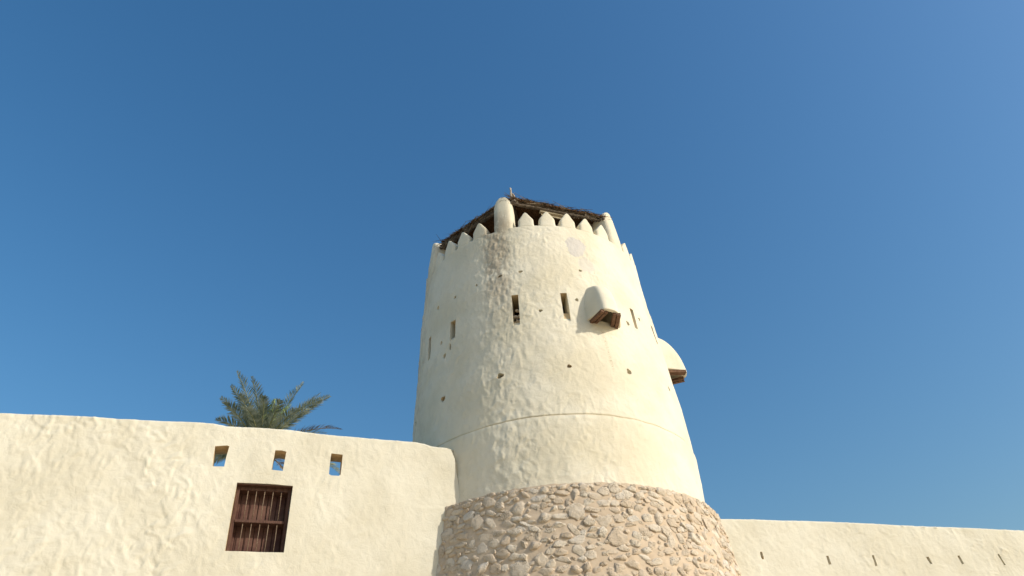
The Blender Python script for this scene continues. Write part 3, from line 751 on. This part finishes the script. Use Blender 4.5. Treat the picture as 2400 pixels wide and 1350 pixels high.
# thatch: layered dry palm fronds on top and hanging over the eave
acc = Acc()
def strand(p, d, L, w, droop, acc, seg=3):
    d = d.normalized(); side = d.cross(Vector((rr.gauss(0, .6), rr.gauss(0, .6), 1))).normalized() * w
    V = []; q = Vector(p); dv = Vector(d)
    for k in range(seg + 1):
        f = 1 - .75 * k / seg; V += [q - side * f, q + side * f]; q = q + dv * (L / seg); dv = (dv + Vector((0, 0, -droop / seg))).normalized()
    acc.add(V, [[2 * k, 2 * k + 1, 2 * k + 3, 2 * k + 2] for k in range(seg)])
for i in range(6):
    A_, B_ = cp[i], cp[(i + 1) % 6]; M_ = (A_ + B_) / 2; outv = (M_ - Vector((AX[0], AX[1], ZR))).normalized(); dd = (B_ - A_).normalized()
    vis_ = i in (0, 5)
    for k in range(1500 if vis_ else 350):
        t = rr.random() * 1.0; f = rr.random() ** 1.6 * .9; e = A_.lerp(B_, t); p = e.lerp(apex, f) + Vector((0, 0, .085 + .045 * rr.random()))
        d = outv * (.5 + rr.random()) + dd * rr.gauss(0, .75) + Vector((0, 0, -.05 + rr.gauss(0, .06)))
        if f < .12: L = .07 + .10 * rr.random()
        else: L = .25 + .35 * rr.random()
        L = min(L, f * 1.6 + .10 + .05 * rr.random())
        strand(p, d, L, .006 + .008 * rr.random(), .08 + .1 * rr.random(), acc)
    # fringe running mostly along the eave, with tufts that hang
    for k in range(420 if vis_ else 80):
        t = .06 + rr.random() * .88; p = A_.lerp(B_, t) + Vector((0, 0, .04 + .07 * rr.random())) + outv * rr.uniform(-.04, .05)
        d = dd * rr.choice((-1, 1)) * rr.uniform(.6, 1.2) + outv * rr.uniform(-.1, .3) + Vector((0, 0, rr.gauss(0, .10)))
        strand(p, d, .18 + .3 * rr.random(), .006 + .007 * rr.random(), .03, acc)
    tufts = ((.62, 12, .22), (.80, 26, .30), (.30, 8, .12)) if i == 0 else (((.10, 30, .28), (.2, 34, .3), (.32, 34, .3), (.45, 40, .34), (.6, 36, .3), (.72, 30, .28), (.85, 20, .22)) if i == 5 else ((.5, 10, .2),))
    for tc_, n, Lq in tufts:
        for k in range(n):
            t = min(.96, max(.04, tc_ + rr.gauss(0, .05))); p = A_.lerp(B_, t) + Vector((0, 0, .06 + .05 * rr.random())) + outv * .03
            d = outv * rr.uniform(0, .5) + dd * rr.gauss(.25 if i == 0 else 0, .45) + Vector((0, 0, -rr.uniform(.5, 1.3)))
            strand(p, d, Lq * rr.uniform(.5, 1.1), .005 + .005 * rr.random(), .25, acc)
o = mesh_obj('thatch', acc.V, acc.F, M['thatch'], smooth_=False); o['kind'] = 'stuff'; adopt(o, ROOF)
# solid layer beneath the loose strands
V = []; Fc = []
for i in range(6): V.append(cp[i] * 1.0 + Vector((0, 0, .075)))
V.append(apex + Vector((0, 0, .10)))
for i in range(6): V.append(cp[i] + Vector((0, 0, .115)))
V.append(apex + Vector((0, 0, .15)))
for i in range(6):
    j = (i + 1) % 6; Fc += [[j, i, 6], [7 + i, 7 + j, 13], [i, j, 7 + j, 7 + i]]
o = mesh_obj('thatch_bed', V, Fc, M['mat'], smooth_=False, recalc=True); adopt(o, ROOF)
# pale board lying behind the merlons, the sticks at the corner
dAB = (cp[1] - cp[0]).normalized(); nAB = Vector((dAB.y, -dAB.x, 0))
pB = Vector((1.10, 12.02, 11.41)); 
bevel_box('board', pB, (dAB, nAB, Vector((0, 0, 1))), (.36, .035, .018), M['board'], .003, ROOF)
bevel_box('board', pB + Vector((0, .02, -.035)) - dAB * .0, (dAB, nAB, Vector((0, 0, 1))), (.33, .010, .05), M['board'], .003, ROOF)
pole(Vector((.155, 11.62, 11.48)), Vector((.145, 11.62, 11.965)), .020, 'stick', 'stick', 41, 6)
pole(Vector((.27, 11.66, 11.52)), Vector((.165, 11.63, 11.80)), .022, 'stick', 'stick', 42, 5)
# two lashings of pale palm strips round the eave pole
for t, n in ((.36, 5), (.72, 3)):
    acc = Acc(); p0 = cp[0].lerp(cp[1], t)
    for k in range(n):
        q = p0 + dAB * (.03 * k - .05) + nAB * -.035
        V_, F_ = tube_geo([q + Vector((0, 0, .07)), q + dAB * .03 + Vector((0, 0, .02)) + nAB * .0, q - dAB * (.07 - .03 * k) + Vector((0, 0, -.07))], .006, 5); acc.add(V_, F_)
    o = mesh_obj('lashing', acc.V, acc.F, M['stick']); adopt(o, ROOF)

# ------------------------------------------------------------------ date palm behind the left wall
PC = Vector((-9.62, 24.0, 12.15))
PALM = empty('date_palm', (PC.x, PC.y, -1.6), 'grey-green date palm showing its feathery crown over the left wall', 'palm tree')
def trunk():
    V = []; n = 18; hs = np.arange(-1.6, 12.0, .11)
    for i, z in enumerate(hs):
        f = (z + 1.6) / 13.6; r0 = .27 - .05 * f + (.06 * math.exp(-f * 12))
        for k in range(n):
            t = 2 * math.pi * k / n; r = r0 + .022 * ((i + (k % 3)) % 3 == 0) + .008 * rr.random()
            V.append((PC.x + r * math.cos(t) + .12 * math.sin(f * 2), PC.y + r * math.sin(t), z))
    Fc = [[i * n + k, i * n + (k + 1) % n, (i + 1) * n + (k + 1) % n, (i + 1) * n + k] for i in range(len(hs) - 1) for k in range(n)] + [[(len(hs) - 1) * n + k for k in range(n)]]
    o = mesh_obj('trunk', V, Fc, M['dry_leaf'], smooth_=False); adopt(o, PALM)
trunk()
def frond(az, el, L, droop, roll=0., mt='leaf', leaf=.42, npair=64, base=.18, seed=0, vee=.5, off=(0, 0, 0)):
    """az: bearing of the frond seen from above (0 = right, 90 = away, -90 = towards camera); el: starting elevation"""
    r_ = random.Random(seed); acc = Acc()
    d = Vector((math.cos(R(az)) * math.cos(R(el)), math.sin(R(az)) * math.cos(R(el)), math.sin(R(el))))
    side = d.cross(Vector((0, 0, 1))).normalized(); p = PC + Vector(off) + d * .05; seg = 24; pts = []; dirs = []
    hor = Vector((d.x, d.y, 0)).normalized() if abs(el) < 89 else Vector((1, 0, 0))
    bend = r_.gauss(0, .10)
    for k in range(seg + 1):
        pts.append(Vector(p)); dirs.append(Vector(d)); f = k / seg
        d = (d + Vector((0, 0, -droop / seg * (.3 + 1.4 * f))) + side * bend / seg).normalized(); p = p + d * (L / seg)
    V, Fc = tube_geo(pts, [.030 * (1 - .88 * k / seg) for k in range(seg + 1)], 5)
    rach = mesh_obj('midrib', V, Fc, M['rachis' if mt != 'dry_leaf' else 'dry_leaf'])
    for j in range(npair):
        f = base + (1 - base) * (j + .5) / npair; x = f * seg; k = min(int(x), seg - 1); q = pts[k].lerp(pts[k + 1], x - k); dv = dirs[k]
        sd = dv.cross(Vector((0, 0, 1))).normalized(); nrm = sd.cross(dv)
        if nrm.z < 0: nrm = -nrm
        ro = Matrix.Rotation(R(roll), 3, dv); sd = ro @ sd; nrm = ro @ nrm
        l = leaf * (.55 + .45 * math.sin(math.pi * min(1, (f - base) / (1 - base) * .85 + .15))) * (1 - .55 * max(0, f - .8) / .2)
        for s in (-1, 1):
            if r_.random() < .03: continue
            fw = .75 + .55 * f + r_.gauss(0, .10)
            ld = (sd * s + dv * fw + nrm * (vee + r_.gauss(0, .16))).normalized(); ll = l * r_.uniform(.85, 1.1)
            wv = ld.cross(nrm).normalized() * .0155; wv = (wv + nrm * r_.gauss(0, .004)); tip_d = Vector((0, 0, -.07 * ll))
            m_ = q + ld * ll * .45; t_ = q + ld * ll + tip_d
            fold = nrm * .004
            acc.add([q - wv * .5, q + wv * .5, m_ - wv + fold, m_ + wv + fold, m_ , t_], [[0, 4, 2], [0, 1, 4], [1, 3, 4], [2, 4, 5], [4, 3, 5]])
    fr = mesh_obj('frond', acc.V, acc.F, M[mt], smooth_=False); adopt(fr, PALM)
    rach.parent = fr; rach.matrix_parent_inverse = Matrix.Identity(4)
    return fr
FRONDS = [  # tip (right, away, up) from the heart of the crown, droop, roll, kind
    ((-1.0, -1.3, 3.35), .5, 12, 'leaf'), ((-.55, 1.4, 3.1), .4, 0, 'leaf'), ((.15, -1.5, 2.75), .5, -15, 'leaf'), ((-1.5, -.9, 2.85), .5, 35, 'leaf'),
    ((-2.05, -.6, 2.45), .45, 50, 'leaf'), ((-1.95, .5, 1.5), .6, 30, 'dry_leaf'), ((-1.7, -1.2, .9), .8, 20, 'leaf'), ((1.15, .3, 3.15), .35, 50, 'leaf'),
    ((1.85, .5, 2.6), .35, 15, 'leaf'), ((2.45, -.4, 2.0), .45, -25, 'leaf'), ((2.25, -.9, 1.55), .45, -35, 'leaf'),
    ((2.1, 1.2, 1.2), .6, 10, 'leaf'), ((2.95, .2, .75), .7, 10, 'dry_leaf'), ((.5, -1.9, 1.2), .8, 0, 'leaf'), ((1.3, -1.7, 1.0), .8, -20, 'leaf'),
    ((-1.2, 1.6, 1.7), .6, 20, 'leaf'), ((-.6, -2.0, 1.5), .8, 0, 'leaf'), ((-1.4, -1.8, 1.2), .8, 0, 'leaf'),
    ((1.6, 1.8, 1.0), .8, 0, 'leaf'), ((0, 2.6, 1.0), .8, 0, 'leaf'), ((-1.6, 1.9, .8), .8, 0, 'leaf'), ((.2, -2.5, .3), 1.0, 0, 'leaf'), ((1.9, -1.4, .7), .9, 0, 'leaf'),
    ((-2.3, -.2, -.2), 1.0, 0, 'leaf'), ((-1.8, -1.4, -.5), 1.0, 30, 'leaf'), ((-1.3, -1.6, -1.3), .8, 0, 'leaf'), ((2.5, -1.0, -.7), 1.0, 30, 'leaf'), ((3.0, .2, -.5), 1.0, 40, 'leaf'),
    ((1.6, -1.6, -1.2), .8, 0, 'dry_leaf'), ((.9, -1.5, -2.0), .5, 0, 'dry_leaf'), ((2.0, 1.5, -.9), .8, 0, 'leaf'), ((-1.5, 1.2, -1.4), .7, 0, 'dry_leaf'), ((.2, 1.5, -1.9), .5, 0, 'dry_leaf'),
    ((-2.4, -.3, -.75), .8, 40, 'leaf'), ((-2.3, .3, -.45), .8, 30, 'leaf'), ((3.0, -.3, -1.7), .8, 40, 'leaf'), ((2.9, .4, -1.25), .8, 30, 'leaf'), ((1.2, -.4, -1.9), .9, 30, 'dry_leaf')]
def frond_to(tip, droop, roll, mt_, seed, **kw):
    t = Vector(tip); t.z *= 1 if t.z < 0 else (.80 if t.x < .3 else .93); t.x = t.x * (.82 if t.x < 0 else .95) + .10; L = t.length * 1.0; d = (t.normalized() + Vector((0, 0, .55 * droop))).normalized()
    frond(math.degrees(math.atan2(d.y, d.x)), math.degrees(math.asin(d.z)), L, droop * 1.1, roll, mt_, seed=seed, **kw)
for i, (tip, dr_, ro, mt_) in enumerate(FRONDS):
    frond_to(tip, dr_, ro, mt_, i, leaf=.48 if mt_ == 'leaf' else .40, npair=50)
for i, tip in enumerate(((.5, -.8, 1.7), (.1, -.9, 1.9), (.9, -.3, 1.8), (.8, -.9, 1.3))):
    frond_to(tip, .2, 0, 'young', 90 + i, leaf=.34, npair=40, base=.1, vee=.9)
for o in list(C.objects):
    if o.parent is None and o.name.startswith('fort_wall'): o['kind'] = 'thing'
print('objects', len(bpy.data.objects))
